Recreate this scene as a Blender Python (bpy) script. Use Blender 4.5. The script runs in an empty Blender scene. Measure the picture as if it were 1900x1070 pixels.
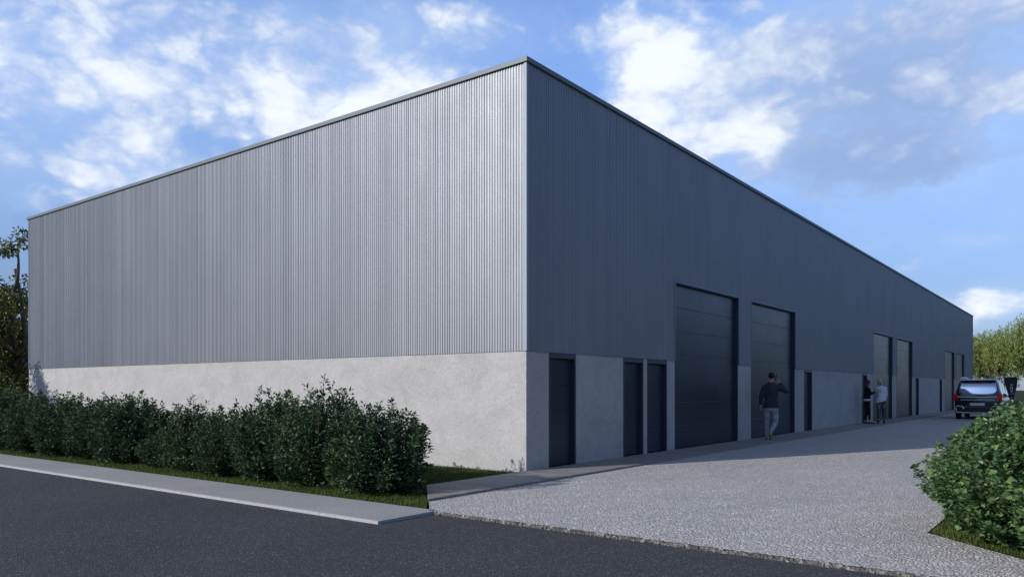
import bpy, bmesh, math, random
import numpy as np
from mathutils import Vector, Matrix
random.seed(7)
RAD = math.radians
scene = bpy.context.scene
COL = scene.collection

# ------------------------------------------------------------------ camera
# building frame: x runs along the short (sunlit) face, y along the long face, origin at the near corner
YAW = math.atan(1089/1432)
cam_d = bpy.data.cameras.new("camera")
cam = bpy.data.objects.new("camera", cam_d); COL.objects.link(cam)
cam.location = (7.91, -10.81, 1.45)
cam.rotation_euler = (RAD(90), 0, YAW)
cam_d.sensor_width = 36.0
cam_d.lens = 36.0*1432/1900
cam_d.shift_y = (721-535)/1900
cam_d.clip_end = 3000; cam_d.clip_start = 0.05
scene.camera = cam

# ------------------------------------------------------------------ light
SUN_AZ, SUN_EL = 203.6, 22.5      # azimuth clockwise from +Y, degrees
sd = Vector((math.sin(RAD(SUN_AZ))*math.cos(RAD(SUN_EL)), math.cos(RAD(SUN_AZ))*math.cos(RAD(SUN_EL)), math.sin(RAD(SUN_EL))))
sl = bpy.data.lights.new("sun", 'SUN'); sl.energy = 3.7; sl.angle = RAD(0.5); sl.color = (1.0, 0.975, 0.95)
so = bpy.data.objects.new("sun", sl); COL.objects.link(so)
so.rotation_euler = sd.to_track_quat('Z', 'Y').to_euler(); so.location = (0, 0, 40)
scene.view_settings.view_transform = 'Standard'; scene.view_settings.look = 'None'
scene.view_settings.gamma = 1.0; scene.view_settings.exposure = 0.12

# ------------------------------------------------------------------ sky
world = bpy.data.worlds.new("World"); scene.world = world
world.use_nodes = True
WT = world.node_tree; WT.nodes.clear()
def wn(t, **k):
    n = WT.nodes.new(t)
    for a, b in k.items(): setattr(n, a, b)
    return n
def wl(a, b): WT.links.new(a, b)
def wmath(op, a, b=None, c=None):
    n = wn('ShaderNodeMath', operation=op)
    for i, v in enumerate((a, b, c)):
        if v is None: continue
        if isinstance(v, (int, float)): n.inputs[i].default_value = v
        else: wl(v, n.inputs[i])
    return n.outputs[0]
out = wn('ShaderNodeOutputWorld'); bg = wn('ShaderNodeBackground'); bg.inputs['Strength'].default_value = 0.1
wl(bg.outputs[0], out.inputs[0])
sky = wn('ShaderNodeTexSky', sky_type='NISHITA', sun_disc=False)
sky.sun_elevation = RAD(SUN_EL); sky.sun_rotation = RAD(SUN_AZ)
sky.air_density = 1.0; sky.dust_density = 0.6; sky.ozone_density = 2.5
tc = wn('ShaderNodeTexCoord')
sep = wn('ShaderNodeSeparateXYZ'); wl(tc.outputs['Generated'], sep.inputs[0])
az = wmath('ARCTAN2', sep.outputs[0], sep.outputs[1])
el = wmath('ARCSINE', sep.outputs[2])
comb = wn('ShaderNodeCombineXYZ'); wl(az, comb.inputs[0]); wl(el, comb.inputs[1])
def noise(vec, scale, detail, rough, dist=0.0, z=0.0):
    m = wn('ShaderNodeMapping'); wl(vec, m.inputs[0]); m.inputs['Location'].default_value = (z*1.7, z, z); m.inputs['Scale'].default_value = (1, 1.7, 1)
    n = wn('ShaderNodeTexNoise'); wl(m.outputs[0], n.inputs['Vector'])
    n.inputs['Scale'].default_value = scale; n.inputs['Detail'].default_value = detail
    n.inputs['Roughness'].default_value = rough; n.inputs['Distortion'].default_value = dist
    return n
warpn = noise(comb.outputs[0], 7.0, 4, 0.6, 0, 5.3)
wv = wn('ShaderNodeVectorMath', operation='SUBTRACT'); wl(warpn.outputs['Color'], wv.inputs[0]); wv.inputs[1].default_value = (.5, .5, .5)
ws = wn('ShaderNodeVectorMath', operation='MULTIPLY'); wl(wv.outputs[0], ws.inputs[0]); ws.inputs[1].default_value = (.13, .075, 0)
wa = wn('ShaderNodeVectorMath', operation='ADD'); wl(comb.outputs[0], wa.inputs[0]); wl(ws.outputs[0], wa.inputs[1])
WV = wa.outputs[0]
# cloud banks: compass direction and height above the horizon (degrees), angular radii, density, whiteness
CLOUDS = [
    (-61.0, 19.0, 13.0, 6.0, .12, .15), (-50.0, 22.0, 10.0, 4.0, .12, .15), (-7.5, 5.0, 4.5, 1.0, .25, .45),
    # az, el, r_az, r_el, density, white
    (-69.6, 20.6, 5.2, 2.6, .30, .55), (-60.8, 20.2, 7.5, 3.0, .34, .50), (-66.0, 16.0, 9.0, 2.6, .22, .20),
    (-52.0, 19.5, 5.0, 3.0, .28, .35), (-64.0, 13.6, 8.0, 1.9, .34, .60), (-56.0, 12.9, 5.5, 1.6, .30, .55),
    (-70.0, 11.3, 0.9, 0.5, .30, .6), (-49.0, 19.6, 2.6, 1.6, .20, .6), (-47.0, 21.0, 2.5, 3.0, .26, .45),
    (-43.8, 21.6, 1.8, 1.4, .30, .75), (-47.4, 17.5, 2.4, 1.5, .42, .9),
    (-58.0, 24.5, 14., 2.0, .22, .15), (-36.0, 24.0, 9.0, 2.0, .16, .2), (-43.0, 25.0, 5.0, 1.6, .20, .25),
    (-27.6, 20.6, 2.8, 3.6, .55, .90), (-26.0, 23.6, 4.0, 2.6, .40, .65), (-25.6, 17.0, 2.6, 1.6, .42, .7),
    (-20.2, 17.0, 2.6, 1.9, .42, 1.00), (-21.5, 21.0, 4.5, 2.6, .40, .45), (-17.0, 22.0, 6.0, 3.2, .42, .10),
    (-12.0, 19.0, 6.5, 3.4, .50, -.12), (-6.0, 21.0, 6.5, 4.5, .52, .12), (-14.0, 15.0, 7.0, 1.9, .52, -.40),
    (-9.6, 13.9, 4.0, 0.9, .34, -.45), (-4.5, 17.2, 3.0, 1.0, .20, .30), (-5.0, 24.5, 7.0, 1.4, .30, .1),
    (-6.4, 9.4, 1.9, 0.75, .34, .45), (-10.6, 8.2, 3.4, 0.45, .26, .15), (-4.6, 5.3, 2.2, 0.8, .42, .75),
    (-11.5, 9.8, 1.1, .4, .2, .3), (-6.0, 4.4, 4.0, .8, .3, .4),
]
D = None; Wt = None
for (a, e, ra, re, d, w) in CLOUDS:
    s = wn('ShaderNodeVectorMath', operation='SUBTRACT'); wl(WV, s.inputs[0]); s.inputs[1].default_value = (RAD(a), RAD(e), 0)
    m = wn('ShaderNodeVectorMath', operation='MULTIPLY'); wl(s.outputs[0], m.inputs[0]); m.inputs[1].default_value = (1/RAD(ra), 1/RAD(re), 0)
    q = wn('ShaderNodeVectorMath', operation='DOT_PRODUCT'); wl(m.outputs[0], q.inputs[0]); wl(m.outputs[0], q.inputs[1])
    g = wmath('POWER', 0.45, q.outputs['Value'])
    D = wmath('MULTIPLY', g, d) if D is None else wmath('MULTIPLY_ADD', g, d, D)
    Wt = wmath('MULTIPLY', g, w) if Wt is None else wmath('MULTIPLY_ADD', g, w, Wt)
n1 = noise(comb.outputs[0], 10.0, 12, 0.62, 0.15, 1.1)
n2 = noise(comb.outputs[0], 3.6, 6, 0.6, 0.2, 8.2)
pv = wn('ShaderNodeTexVoronoi', feature='F1'); pm = wn('ShaderNodeMapping'); pm.inputs['Scale'].default_value = (1, 1.5, 1)
wl(WV, pm.inputs[0]); wl(pm.outputs[0], pv.inputs['Vector']); pv.inputs['Scale'].default_value = 13; pv.inputs['Detail'].default_value = 2; pv.inputs['Roughness'].default_value = .6
puff = wmath('MULTIPLY_ADD', pv.outputs['Distance'], -.48, .40)
dens = wmath('ADD', wmath('MULTIPLY_ADD', n1.outputs['Fac'], 1.25, puff), D)
mr = wn('ShaderNodeMapRange', interpolation_type='SMOOTHSTEP'); wl(dens, mr.inputs['Value'])
mr.inputs['From Min'].default_value = .66; mr.inputs['From Max'].default_value = 1.34
thin = wn('ShaderNodeMapRange', interpolation_type='SMOOTHSTEP'); wl(wmath('ADD', n2.outputs['Fac'], wmath('MULTIPLY', D, .5)), thin.inputs['Value'])
thin.inputs['From Min'].default_value = .36; thin.inputs['From Max'].default_value = .92; thin.inputs['To Max'].default_value = .72; thin.inputs['To Min'].default_value = .16
cover = mr.outputs[0]
wh = wn('ShaderNodeMapRange', interpolation_type='SMOOTHSTEP'); wl(wmath('ADD', Wt, wmath('ADD', wmath('MULTIPLY_ADD', n1.outputs['Fac'], 2.0, -1.0), wmath('MULTIPLY', puff, 1.6))), wh.inputs['Value'])
wh.inputs['From Min'].default_value = -.45; wh.inputs['From Max'].default_value = 1.25
ccol = wn('ShaderNodeMix', data_type='RGBA'); wl(wh.outputs[0], ccol.inputs['Factor'])
ccol.inputs['A'].default_value = (2.9, 4.2, 7.0, 1); ccol.inputs['B'].default_value = (8.6, 9.1, 9.8, 1)
# tint of the clear sky
tint = wn('ShaderNodeMix', data_type='RGBA', blend_type='MULTIPLY'); tint.inputs['Factor'].default_value = 1
wl(sky.outputs[0], tint.inputs['A'])
elr = wn('ShaderNodeMapRange', interpolation_type='SMOOTHSTEP'); wl(el, elr.inputs['Value']); elr.inputs['From Min'].default_value = RAD(2); elr.inputs['From Max'].default_value = RAD(24)
tl = wn('ShaderNodeMix', data_type='RGBA'); wl(elr.outputs[0], tl.inputs['Factor']); tl.inputs['A'].default_value = (.60, .67, .93, 1); tl.inputs['B'].default_value = (1.45, 1.72, 2.3, 1)
wl(tl.outputs['Result'], tint.inputs['B'])
hazy = wn('ShaderNodeMix', data_type='RGBA'); wl(thin.outputs[0], hazy.inputs['Factor']); wl(tint.outputs['Result'], hazy.inputs['A']); hazy.inputs['B'].default_value = (4.3, 5.9, 9.0, 1)
elz = wn('ShaderNodeMapRange', interpolation_type='SMOOTHSTEP'); wl(el, elz.inputs['Value']); elz.inputs['From Min'].default_value = RAD(26); elz.inputs['From Max'].default_value = RAD(60)
fin = wn('ShaderNodeMix', data_type='RGBA'); wl(cover, fin.inputs['Factor']); wl(hazy.outputs['Result'], fin.inputs['A']); wl(ccol.outputs['Result'], fin.inputs['B'])
# the sky deepens and greys towards the zenith
zc = wn('ShaderNodeMix', data_type='RGBA'); wl(elz.outputs[0], zc.inputs['Factor']); zc.inputs['A'].default_value = (1, 1, 1, 1); zc.inputs['B'].default_value = (.62, .50, .36, 1)
zz = wn('ShaderNodeMix', data_type='RGBA', blend_type='MULTIPLY'); zz.inputs['Factor'].default_value = 1; wl(fin.outputs['Result'], zz.inputs['A']); wl(zc.outputs['Result'], zz.inputs['B'])
wl(zz.outputs['Result'], bg.inputs['Color'])

# ------------------------------------------------------------------ materials
def mat(name, color, rough=.6, metal=0.0, spec=.5):
    m = bpy.data.materials.new(name); m.use_nodes = True
    b = m.node_tree.nodes['Principled BSDF']
    b.inputs['Base Color'].default_value = (*color, 1); b.inputs['Roughness'].default_value = rough
    b.inputs['Metallic'].default_value = metal; b.inputs['Specular IOR Level'].default_value = spec
    return m
class NT:
    def __init__(s, m): s.m = m; s.t = m.node_tree; s.b = s.t.nodes['Principled BSDF']; s.tc = s.n('ShaderNodeTexCoord')
    def n(s, ty, **k):
        x = s.t.nodes.new(ty)
        for a, b in k.items(): setattr(x, a, b)
        return x
    def l(s, a, b): s.t.links.new(a, b)
    def noise(s, scale, detail=4, rough=.55, dist=0, stretch=(1, 1, 1), out='Fac'):
        mp = s.n('ShaderNodeMapping'); s.l(s.tc.outputs['Object'], mp.inputs[0]); mp.inputs['Scale'].default_value = stretch
        x = s.n('ShaderNodeTexNoise'); s.l(mp.outputs[0], x.inputs['Vector'])
        x.inputs['Scale'].default_value = scale; x.inputs['Detail'].default_value = detail
        x.inputs['Roughness'].default_value = rough; x.inputs['Distortion'].default_value = dist
        return x.outputs[out]
    def vor(s, scale, feature='F1', stretch=(1, 1, 1), rnd=1.0, out='Distance'):
        mp = s.n('ShaderNodeMapping'); s.l(s.tc.outputs['Object'], mp.inputs[0]); mp.inputs['Scale'].default_value = stretch
        x = s.n('ShaderNodeTexVoronoi', feature=feature); s.l(mp.outputs[0], x.inputs['Vector'])
        x.inputs['Scale'].default_value = scale; x.inputs['Randomness'].default_value = rnd
        return x.outputs[out]
    def ramp(s, fac, stops):
        r = s.n('ShaderNodeValToRGB'); s.l(fac, r.inputs[0]); e = r.color_ramp.elements
        while len(e) < len(stops): e.new(.5)
        for i, (p, c) in enumerate(stops):
            e[i].position = p; e[i].color = (*c, 1) if len(c) == 3 else c
        return r.outputs[0]
    def mix(s, fac, a, b, mode='MIX'):
        x = s.n('ShaderNodeMix', data_type='RGBA', blend_type=mode)
        for k, v in (('Factor', fac), ('A', a), ('B', b)):
            if isinstance(v, (int, float)): x.inputs[k].default_value = v
            elif isinstance(v, tuple): x.inputs[k].default_value = (*v, 1)
            else: s.l(v, x.inputs[k])
        return x.outputs['Result']
    def math(s, op, a, b=0.0, c=0.0):
        x = s.n('ShaderNodeMath', operation=op)
        for i, v in enumerate((a, b, c)):
            if isinstance(v, (int, float)): x.inputs[i].default_value = v
            else: s.l(v, x.inputs[i])
        return x.outputs[0]
    def color(s, o): s.l(o, s.b.inputs['Base Color'])
    def bump(s, h, dist=.01, strength=1.0, prev=None):
        x = s.n('ShaderNodeBump'); s.l(h, x.inputs['Height']); x.inputs['Distance'].default_value = dist; x.inputs['Strength'].default_value = strength
        if prev is not None: s.l(prev, x.inputs['Normal'])
        s.l(x.outputs[0], s.b.inputs['Normal']); return x.outputs[0]
M = {}
# ribbed metal cladding
m = mat('ribbed_steel', (.3, .33, .37), .4, .38); q = NT(m)
q.color(q.ramp(q.noise(.9, 5, .6, 0, (1, 1, .35)), [(.3, (.218, .224, .236)), (.7, (.250, .257, .269))]))
f = q.noise(55, 2, .6); b1 = q.bump(f, .004, .55); q.bump(q.noise(9, 3, .5, 0, (1, 1, .5)), .006, .18, b1)
rr = q.math('MULTIPLY_ADD', q.noise(3, 4, .6, 0, (1, 1, .4)), .16, .43); q.l(rr, q.b.inputs['Roughness'])
M['clad'] = m
M['coping'] = mat('coping_metal', (.115, .135, .14), .55, .2)
M['trim'] = mat('trim_metal', (.13, .15, .18), .45, .3)
M['flash'] = mat('corner_metal', (.26, .28, .31), .6, .1)
m = mat('door_steel', (.055, .068, .09), .30, .0, .38); q = NT(m)
q.color(q.ramp(q.noise(1.3, 4, .6), [(.3, (.015, .021, .034)), (.7, (.021, .029, .045))]))
q.l(q.math('MULTIPLY_ADD', q.noise(2.2, 4, .6), .16, .24), q.b.inputs['Roughness']); M['door'] = m
M['frame'] = mat('frame_steel', (.035, .042, .056), .42, .2)
# render on the plinth
m = mat('stucco', (.45, .45, .455), .92, 0, .2); q = NT(m)
c1 = q.ramp(q.noise(1.1, 6, .65, .4), [(.28, (.42, .400, .375)), (.75, (.49, .470, .445))])
c2 = q.ramp(q.noise(20, 6, .8, .6), [(.36, (.82, .82, .82)), (.64, (1.06, 1.06, 1.06))])
c3 = q.mix(1.0, c1, c2, 'MULTIPLY')
st = q.ramp(q.noise(1.3, 7, .72, 1.2, (1, 1, 1.4)), [(.40, (1, 1, 1)), (.66, (.86, .86, .85))])
q.color(q.mix(1.0, c3, st, 'MULTIPLY'))
b1 = q.bump(q.noise(48, 4, .7, .8), .012, .9); b2 = q.bump(q.noise(9, 5, .65, 1.6), .02, .35, b1); M['stucco'] = m
# asphalt
m = mat('asphalt', (.03, .033, .038), .85, 0, .35); q = NT(m)
base = q.ramp(q.noise(.35, 5, .6), [(.3, (.050, .049, .050)), (.7, (.066, .065, .066))])
agg = q.vor(85, 'F1', out='Color'); sp = q.n('ShaderNodeSeparateColor'); q.l(agg, sp.inputs[0])
g = q.ramp(sp.outputs[0], [(0, (.45, .45, .45)), (.6, (1, 1, 1)), (.90, (1.2, 1.2, 1.2)), (.97, (3, 3, 3))])
q.color(q.mix(1.0, base, g, 'MULTIPLY'))
h = q.vor(85, 'F1'); b1 = q.bump(h, .012, .9); q.bump(q.noise(6, 4, .6), .02, .2, b1); M['asphalt'] = m
# cobbles
m = mat('cobble', (.3, .3, .3), .75, 0, .3); q = NT(m)
wrp = q.noise(2.0, 2, .5, out='Color')
mp = q.n('ShaderNodeVectorMath', operation='MULTIPLY'); q.l(wrp, mp.inputs[0]); mp.inputs[1].default_value = (.25, .25, 0)
ad = q.n('ShaderNodeVectorMath', operation='ADD'); q.l(q.tc.outputs['Object'], ad.inputs[0]); q.l(mp.outputs[0], ad.inputs[1])
v1 = q.n('ShaderNodeTexVoronoi', feature='DISTANCE_TO_EDGE'); q.l(ad.outputs[0], v1.inputs['Vector']); v1.inputs['Scale'].default_value = 30; v1.inputs['Randomness'].default_value = .62
v2 = q.n('ShaderNodeTexVoronoi', feature='F1'); q.l(ad.outputs[0], v2.inputs['Vector']); v2.inputs['Scale'].default_value = 30; v2.inputs['Randomness'].default_value = .62
sp = q.n('ShaderNodeSeparateColor'); q.l(v2.outputs['Color'], sp.inputs[0])
stone = q.ramp(sp.outputs[0], [(0, (.48, .445, .41)), (.5, (.58, .54, .495)), (1, (.68, .635, .585))])
stone = q.mix(1.0, stone, q.ramp(q.noise(.5, 5, .6), [(.3, (.88, .88, .9)), (.7, (1.08, 1.06, 1.04))]), 'MULTIPLY')
joint = q.ramp(v1.outputs['Distance'], [(.02, (0, 0, 0)), (.10, (1, 1, 1))])
q.color(q.mix(joint, (.40, .375, .35), stone))
hh = q.n('ShaderNodeMapRange', interpolation_type='SMOOTHSTEP'); q.l(v1.outputs['Distance'], hh.inputs['Value']); hh.inputs['From Max'].default_value = .28
hsum = q.math('MULTIPLY_ADD', sp.outputs[1], .35, hh.outputs[0])
b1 = q.bump(hsum, .018, .9); q.bump(q.noise(70, 3, .6), .004, .5, b1); M['cobble'] = m
m = mat('cobble_edge', (.2, .195, .18), .9, 0, .2); q = NT(m)
q.color(q.ramp(q.vor(28, out='Color'), [(0, (.05, .045, .04)), (.6, (.13, .12, .105)), (1, (.36, .35, .32))])); q.bump(q.vor(28), .03, 1); M['edge'] = m
# strip paving
m = mat('strip_slab', (.2, .19, .19), .7, 0, .3); q = NT(m)
mp = q.n('ShaderNodeMapping'); q.l(q.tc.outputs['Object'], mp.inputs[0])
br = q.n('ShaderNodeTexBrick'); q.l(mp.outputs[0], br.inputs['Vector']); br.inputs['Scale'].default_value = 1.0
br.inputs['Brick Width'].default_value = 1.6; br.inputs['Row Height'].default_value = .125; br.inputs['Mortar Size'].default_value = .004; br.offset = .37
br.inputs['Color1'].default_value = (.235, .21, .185, 1); br.inputs['Color2'].default_value = (.31, .28, .25, 1); br.inputs['Mortar'].default_value = (.09, .085, .085, 1)
cc = q.mix(1.0, br.outputs['Color'], q.ramp(q.noise(6, 5, .6, 0, (.5, 5, 1)), [(.3, (.78, .78, .78)), (.7, (1.1, 1.1, 1.1))]), 'MULTIPLY')
q.color(cc); q.bump(br.outputs['Fac'], .004, -.6); M['strip'] = m
# footway slab
m = mat('footway', (.33, .33, .335), .85, 0, .3); q = NT(m)
a = q.ramp(q.noise(60, 3, .7), [(.38, (.20, .19, .18)), (.62, (.46, .44, .415))])
q.color(q.mix(1.0, a, q.ramp(q.noise(.8, 5, .6), [(.3, (.88, .88, .88)), (.7, (1.05, 1.05, 1.05))]), 'MULTIPLY')); q.bump(q.noise(60, 3, .7), .006, .5); M['footway'] = m
m = mat('kerb_stone', (.5, .5, .51), .8, 0, .3); q = NT(m)
q.color(q.ramp(q.noise(45, 4, .7), [(.3, (.28, .272, .262)), (.7, (.42, .41, .395))])); q.bump(q.noise(40, 4, .7), .008, .6); M['kerb'] = m
# turf soil
m = mat('turf', (.05, .06, .02), .95, 0, .1); q = NT(m)
q.color(q.ramp(q.noise(5, 6, .7), [(.3, (.016, .026, .008)), (.55, (.026, .040, .011)), (.8, (.05, .048, .018))])); q.bump(q.noise(30, 4, .7), .03, .8); M['turf'] = m
def leafmat(name, cols, rough=.42, trans=.12, spec=.4):
    m = mat(name, cols[0], rough, 0, spec); q = NT(m)
    g = q.n('ShaderNodeNewGeometry'); k = len(cols)
    c = q.ramp(g.outputs['Random Per Island'], [(i/(k-1), cols[i]) for i in range(k)])
    cv = q.mix(1.0, c, q.ramp(q.noise(2.3, 3, .6), [(.35, (.7, .72, .75)), (.65, (1.2, 1.15, 1.05))]), 'MULTIPLY')
    q.color(cv)
    tr = q.n('ShaderNodeBsdfTranslucent'); q.l(cv, tr.inputs[0])
    mx = q.n('ShaderNodeMixShader'); mx.inputs[0].default_value = trans
    q.l(q.b.outputs[0], mx.inputs[1]); q.l(tr.outputs[0], mx.inputs[2]); q.l(mx.outputs[0], q.t.nodes['Material Output'].inputs[0])
    return m
M['shrub'] = leafmat('shrub_leaf', [(.028, .054, .030), (.048, .086, .046), (.074, .120, .056), (.115, .165, .075)], .6, .10, .2)
M['ivy'] = leafmat('hedge_leaf', [(.036, .085, .034), (.066, .135, .050), (.10, .19, .068), (.145, .25, .09), (.19, .265, .085)], .4, .15)
M['willow'] = leafmat('willow_leaf', [(.09, .13, .035), (.17, .23, .05), (.26, .32, .08), (.36, .39, .14)], .5, .3)
M['wood'] = leafmat('unseen_woodland_leaf', [(.014, .026, .010), (.024, .042, .014), (.04, .06, .02)], .7, .05, .1)
M['broad'] = leafmat('broad_leaf', [(.04, .065, .02), (.08, .11, .025), (.17, .185, .04), (.32, .31, .09)], .38, .15)
M['grass'] = leafmat('grass_blade', [(.035, .065, .012), (.06, .10, .018), (.10, .135, .028), (.16, .17, .045)], .6, .2, .2)
m = mat('bark', (.09, .075, .06), .9, 0, .2); q = NT(m)
q.color(q.ramp(q.noise(14, 5, .7, 0, (1, 1, .25)), [(.3, (.045, .038, .03)), (.7, (.14, .12, .095))])); q.bump(q.noise(14, 5, .7, 0, (1, 1, .25)), .02, .8); M['bark'] = m
M['twig'] = mat('twig', (.10, .075, .055), .85, 0, .2)
def cloth(name, color, rough=.85, sc=60, var=.25):
    m = mat(name, color, rough, 0, .25); q = NT(m)
    lo = tuple(c*(1-var) for c in color); hi = tuple(c*(1+var) for c in color)
    q.color(q.ramp(q.noise(9, 5, .6), [(.3, lo), (.7, hi)])); q.bump(q.noise(14, 4, .6, .5), .02, .5); return m
M['skin'] = cloth('skin', (.42, .24, .17), .55, var=.08)
M['navy'] = cloth('navy_cloth', (.034, .037, .052)); M['jeans'] = cloth('grey_denim', (.30, .31, .33), var=.35)
M['tan'] = cloth('tan_leather', (.30, .22, .12), .6); M['darkhair'] = cloth('dark_hair', (.018, .013, .011), .5)
M['auburn'] = cloth('auburn_hair', (.09, .028, .018), .45); M['blond'] = cloth('blond_hair', (.42, .33, .17), .5)
M['blackcloth'] = cloth('black_cloth', (.010, .010, .013)); M['white_cloth'] = cloth('white_cloth', (.62, .63, .68), var=.1)
M['blackshoe'] = mat('black_shoe', (.010, .010, .013), .35)
m = mat('check_cloth', (.02, .02, .02), .85, 0, .2); q = NT(m)
sx = q.n('ShaderNodeSeparateXYZ'); q.l(q.tc.outputs['Object'], sx.inputs[0])
lines = None
for o, per, th in ((0, .085, .15), (2, .095, .15), (1, .085, .15)):
    t_ = q.math('LESS_THAN', q.math('FRACT', q.math('MULTIPLY', sx.outputs[o], 1/per)), th)
    lines = t_ if lines is None else q.math('MAXIMUM', lines, t_)
q.color(q.mix(lines, (.016, .015, .016), (.22, .20, .17))); M['check'] = m
M['paint'] = mat('car_paint', (.008, .009, .012), .22, 0, .45); M['paint'].node_tree.nodes['Principled BSDF'].inputs['Coat Weight'].default_value = .5
M['glass'] = mat('tinted_glass', (.42, .46, .52), .06, .85); M['darkglass'] = mat('dark_glass', (.02, .022, .026), .12, 0, .6)
M['chrome'] = mat('chrome', (.75, .76, .78), .16, 1.0); M['tyre'] = mat('tyre_rubber', (.015, .015, .016), .85)
M['plastic'] = mat('black_plastic', (.015, .016, .018), .5); M['redlens'] = mat('red_lens', (.75, .03, .02), .2)
M['plate'] = mat('plate_white', (.55, .57, .62), .4); M['rim'] = mat('alloy_rim', (.45, .46, .48), .3, .9)
M['signblack'] = mat('sign_black', (.012, .013, .016), .45); M['lettering'] = mat('white_lettering', (.75, .76, .78), .5)
M['cream'] = mat('pale_body_paint', (.50, .49, .52), .35); M['seatbrown'] = cloth('brown_seat', (.13, .09, .065), .7); M['tanlight'] = mat('tan_cushion', (.42, .36, .29), .7)
M['plaster'] = mat('roof_sheet', (.2, .2, .21), .9)

# ------------------------------------------------------------------ helpers
def link_mesh(name, me, material=None, parent=None):
    o = bpy.data.objects.new(name, me); COL.objects.link(o)
    if material is not None: me.materials.append(material)
    if parent is not None: o.parent = parent
    return o
def tag(o, label=None, cat=None, group=None, kind=None):
    for k, v in (('label', label), ('category', cat), ('group', group), ('kind', kind)):
        if v: o[k] = v
    return o
def empty(name, loc=(0, 0, 0), rz=0):
    o = bpy.data.objects.new(name, None); COL.objects.link(o); o.location = loc; o.rotation_euler = (0, 0, rz); o.empty_display_size = .2; return o
def quick(name, V, F, material=None, parent=None, smooth=False):
    me = bpy.data.meshes.new(name); me.from_pydata(V, [], F); me.update()
    if smooth: me.shade_smooth()
    return link_mesh(name, me, material, parent)
def npmesh(name, V, F, material=None, parent=None, smooth=False):   # V (n,3) F (m,k) arrays
    me = bpy.data.meshes.new(name); V = np.asarray(V, np.float32); F = np.asarray(F, np.int32); k = F.shape[1]
    me.vertices.add(len(V)); me.vertices.foreach_set('co', V.ravel())
    me.loops.add(F.size); me.loops.foreach_set('vertex_index', F.ravel())
    me.polygons.add(len(F)); me.polygons.foreach_set('loop_start', np.arange(0, F.size, k, dtype=np.int32))
    me.polygons.foreach_set('loop_total', np.full(len(F), k, np.int32))
    me.update(calc_edges=True); me.validate()
    if smooth: me.shade_smooth()
    return link_mesh(name, me, material, parent)
class MB:
    def __init__(s): s.V = []; s.F = []
    def add(s, V, F):
        o = len(s.V); s.V += [tuple(v) for v in V]; s.F += [tuple(i+o for i in f) for f in F]; return s
    def box(s, x0, x1, y0, y1, z0, z1):
        return s.add([(x0,y0,z0),(x1,y0,z0),(x1,y1,z0),(x0,y1,z0),(x0,y0,z1),(x1,y0,z1),(x1,y1,z1),(x0,y1,z1)],
                     [(0,3,2,1),(4,5,6,7),(0,1,5,4),(1,2,6,5),(2,3,7,6),(3,0,4,7)])
    def prism(s, pts, z0, z1):
        n = len(pts)
        return s.add([(x,y,z0) for x,y in pts]+[(x,y,z1) for x,y in pts],
                     [tuple(range(n-1,-1,-1)), tuple(range(n,2*n))]+[(i,(i+1)%n,n+(i+1)%n,n+i) for i in range(n)])
    def tube(s, P, R, seg=8, caps=True):
        P = [Vector(p) for p in P]; n = len(P)
        if isinstance(R, (int, float)): R = [R]*n
        V = []; up = None
        for i in range(n):
            d = (P[min(i+1,n-1)]-P[max(i-1,0)]).normalized()
            if up is None: up = Vector((0,0,1)) if abs(d.z) < .9 else Vector((1,0,0))
            a = d.cross(up).normalized(); b = a.cross(d).normalized(); up = b
            for k in range(seg):
                t = 2*math.pi*k/seg; V.append(P[i]+(a*math.cos(t)+b*math.sin(t))*R[i])
        F = [(i*seg+k, i*seg+(k+1)%seg, (i+1)*seg+(k+1)%seg, (i+1)*seg+k) for i in range(n-1) for k in range(seg)]
        if caps: F += [tuple(range(seg-1,-1,-1)), tuple(range((n-1)*seg, n*seg))]
        return s.add(V, F)
    def build(s, name, material=None, parent=None, bevel=0, smooth=False):
        o = quick(name, s.V, s.F, material, parent, smooth)
        if bevel:
            m = o.modifiers.new('bevel', 'BEVEL'); m.width = bevel; m.segments = 2; m.limit_method = 'ANGLE'
        return o
def rot2(a): c, s = math.cos(a), math.sin(a); return np.array([[c, -s, 0], [s, c, 0], [0, 0, 1]])

# ------------------------------------------------------------------ ground
L_END, R_END, H_TOP, H_CL = -20.69, 59.4, 7.19, 2.11
tag(quick('ground', [(-900,-900,-.10),(900,-900,-.10),(900,900,-.10),(-900,900,-.10)], [(0,1,2,3)], M['turf']), kind='structure')
def sheet(name, pts, z, material, thick=.05):
    o = MB().prism(pts, z-thick, z).build(name, material); tag(o, kind='structure'); return o
sheet('road', [(-300,-14.5),(300,-14.5),(300,-4.07),(1.55,-4.07),(1.5,-3.9),(-300,-3.9)][::1], -.035, M['asphalt'])
sheet('far_verge', [(-300,-60),(300,-60),(300,-14.52),(-300,-14.52)], -.02, M['turf'])
sheet('lawn', [(-300,-3.99),(1.43,-3.99),(-.0,-2.49),(0,0.1),(-20.6,.1),(-20.6,60),(-300,60)], -.012, M['turf'], .04)
sheet('verge', [(6.55,-2.06),(6.55,60),(6.55,200),(300,200),(300,-4.0),(8.45,-4.0)], -.012, M['turf'], .04)
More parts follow.
